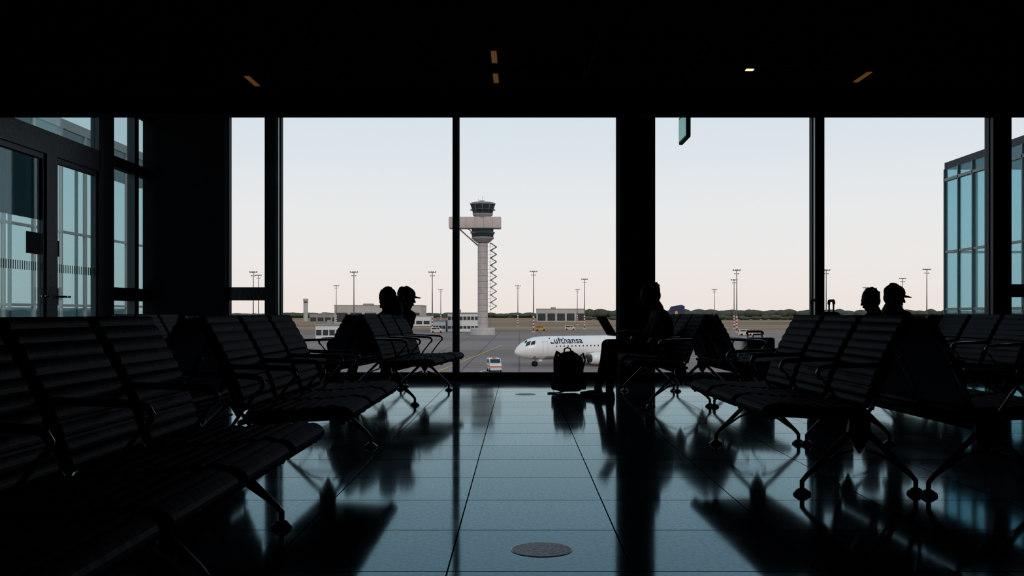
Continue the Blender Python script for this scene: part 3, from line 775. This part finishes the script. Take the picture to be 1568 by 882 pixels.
    vs = [surf(4.75+v.co.x*sc, .40+v.co.y*1.45/(R), .05) for v in bm.verts]; bm.verts.index_update()
    mb.add(vs, [[v.index for v in f.verts] for f in bm.faces], 'blue'); bm.free()
    return mb.obj('passenger_airplane', nose, ang)
aircraft((-.6, 138, G), math.radians(27))

mb = MB()
x = -900
while x < 1000:
    r = random.uniform(9, 16)
    hh = 12.5 if x > 80 else (10.5 if x > 30 else 7.5)
    hh *= random.uniform(.8, 1.08)
    mb.sph((x, 1500+random.uniform(-15, 15), G+hh*.5), (r, r, hh*.5), 'tree', 8, 6)
    mb.cyl((x, 1500, G), (x, 1500, G+hh*.4), r*.8, 'tree', n=6); x += r*.75
mb.obj('tree_line')
mb = MB(); x = 60
while x < 420:
    r = random.uniform(4, 8); h = random.uniform(3, 6); mb.sph((x, 1050+random.uniform(-8, 8), G+h/2), (r, r, h/2), 'tree', 8, 6); x += r*random.uniform(.8, 2)
mb.obj('hedge_row')

# glazed walkway outside right
mb = MB(); X0, X1, Y0, Y1, ZT = 7.72, 10.5, 13.6, 18.07, 3.50
mb.box(X0, X1, Y0, Y1, ZT, ZT+.12, 'frame'); mb.box(X0, X1, Y0, Y1, -.2, .0, 'frame')
mb.box(X0-.02, X0+.06, Y0, Y1, ZT-.22, ZT-.17, 'frame2')
yy = Y1
while yy > Y0: mb.box(X0-.02, X0+.03, yy-.03, yy, 0, ZT, 'frame2'); mb.box(X1-.05, X1, yy-.05, yy, 0, ZT, 'frame2'); yy -= .56
for i in range(6): xx = X0+i*(X1-X0-.05)/5; mb.box(xx, xx+.04, Y1-.04, Y1, 0, ZT, 'frame2')
for z in (.95, 1.98): mb.box(X0-.01, X0+.04, Y0, Y1, z, z+.04, 'frame2'); mb.box(X0, X1, Y1-.04, Y1, z, z+.04, 'frame2')
mb.box(X0, X0+.012, Y0, Y1-.05, .0, ZT, 'glass_r'); mb.box(X0, X1, Y1-.012, Y1, .0, ZT, 'glass_w'); mb.box(X1-.012, X1, Y0, Y1-.05, .0, ZT, 'glass_w')
for y in (14.5, 16.0): mb.cyl((X1-.1, y, .1), (X1-.1, y+1.4, 3.3), .05, 'frame2')
for x in (X0+.3, X1-.3):
    for y in (Y0+.3, Y1-.3): mb.cyl((x, y, G), (x, y, -.2), .2, 'grey')
mb.obj('glazed_walkway')
# glazed walkway outside left
mb = MB(); X0, X1 = -9.2, -7.4
mb.box(X0, X1, 8, 24, 3.9, 4.05, 'lgrey'); mb.box(X0, X1, 8, 24, -.3, 0, 'grey')
y = 8.0
while y < 24: mb.box(X1-.05, X1, y, y+.05, 0, 3.9, 'lgrey'); mb.box(X0, X0+.05, y, y+.05, 0, 3.9, 'steel'); y += .9
for z in (1.0, 2.2): mb.box(X1-.05, X1-.01, 8, 24, z, z+.04, 'lgrey')
mb.box(X1-.03, X1-.02, 8, 24, 0, 3.9, 'glass_w'); mb.box(X0+.02, X0+.03, 8, 24, 0, 1.0, 'lgrey')
for y in (9, 14, 19, 23.5): mb.cyl((-8.3, y, G), (-8.3, y, -.3), .25, 'grey')
mb.obj('glazed_walkway')

# ------------------------------------------------------------------ sky, sun, camera
w = bpy.data.worlds.new('sky'); scene.world = w; w.use_nodes = True; nt = w.node_tree; nt.nodes.clear()
out = nt.nodes.new('ShaderNodeOutputWorld'); bg = nt.nodes.new('ShaderNodeBackground')
tc = nt.nodes.new('ShaderNodeTexCoord'); sp = nt.nodes.new('ShaderNodeSeparateXYZ'); cr = nt.nodes.new('ShaderNodeValToRGB')
nt.links.new(tc.outputs['Generated'], sp.inputs[0]); nt.links.new(sp.outputs[2], cr.inputs[0])
e = cr.color_ramp.elements
e[0].position = 0.0; e[0].color = (0.88, 0.79, 0.74, 1)
e[1].position = 1.0; e[1].color = (0.28, 0.42, 0.58, 1)
for p, c in ((.05, (0.87, 0.835, 0.81)), (.10, (0.83, 0.845, 0.855)), (.20, (0.69, 0.78, 0.845)), (.45, (0.50, 0.64, 0.78))):
    q = e.new(p); q.color = c+(1,)
nt.links.new(cr.outputs[0], bg.inputs[0]); bg.inputs[1].default_value = 1.0; nt.links.new(bg.outputs[0], out.inputs[0])
sd = bpy.data.lights.new('sun', 'SUN'); sd.energy = .8; sd.color = (1, .86, .72); sd.angle = .02
so = bpy.data.objects.new('sun', sd); scene.collection.objects.link(so)
so.rotation_euler = Vector((-.25, .85, -.5)).to_track_quat('-Z', 'Y').to_euler()

cam = bpy.data.cameras.new('camera'); co = bpy.data.objects.new('camera', cam); scene.collection.objects.link(co)
co.location = (0, 0, .9); co.rotation_euler = (math.pi/2, 0, 0)
cam.sensor_width = 36; cam.lens = 35; cam.shift_x = -11/1568; cam.shift_y = 38/1568
cam.clip_start = .05; cam.clip_end = 6000
scene.camera = co
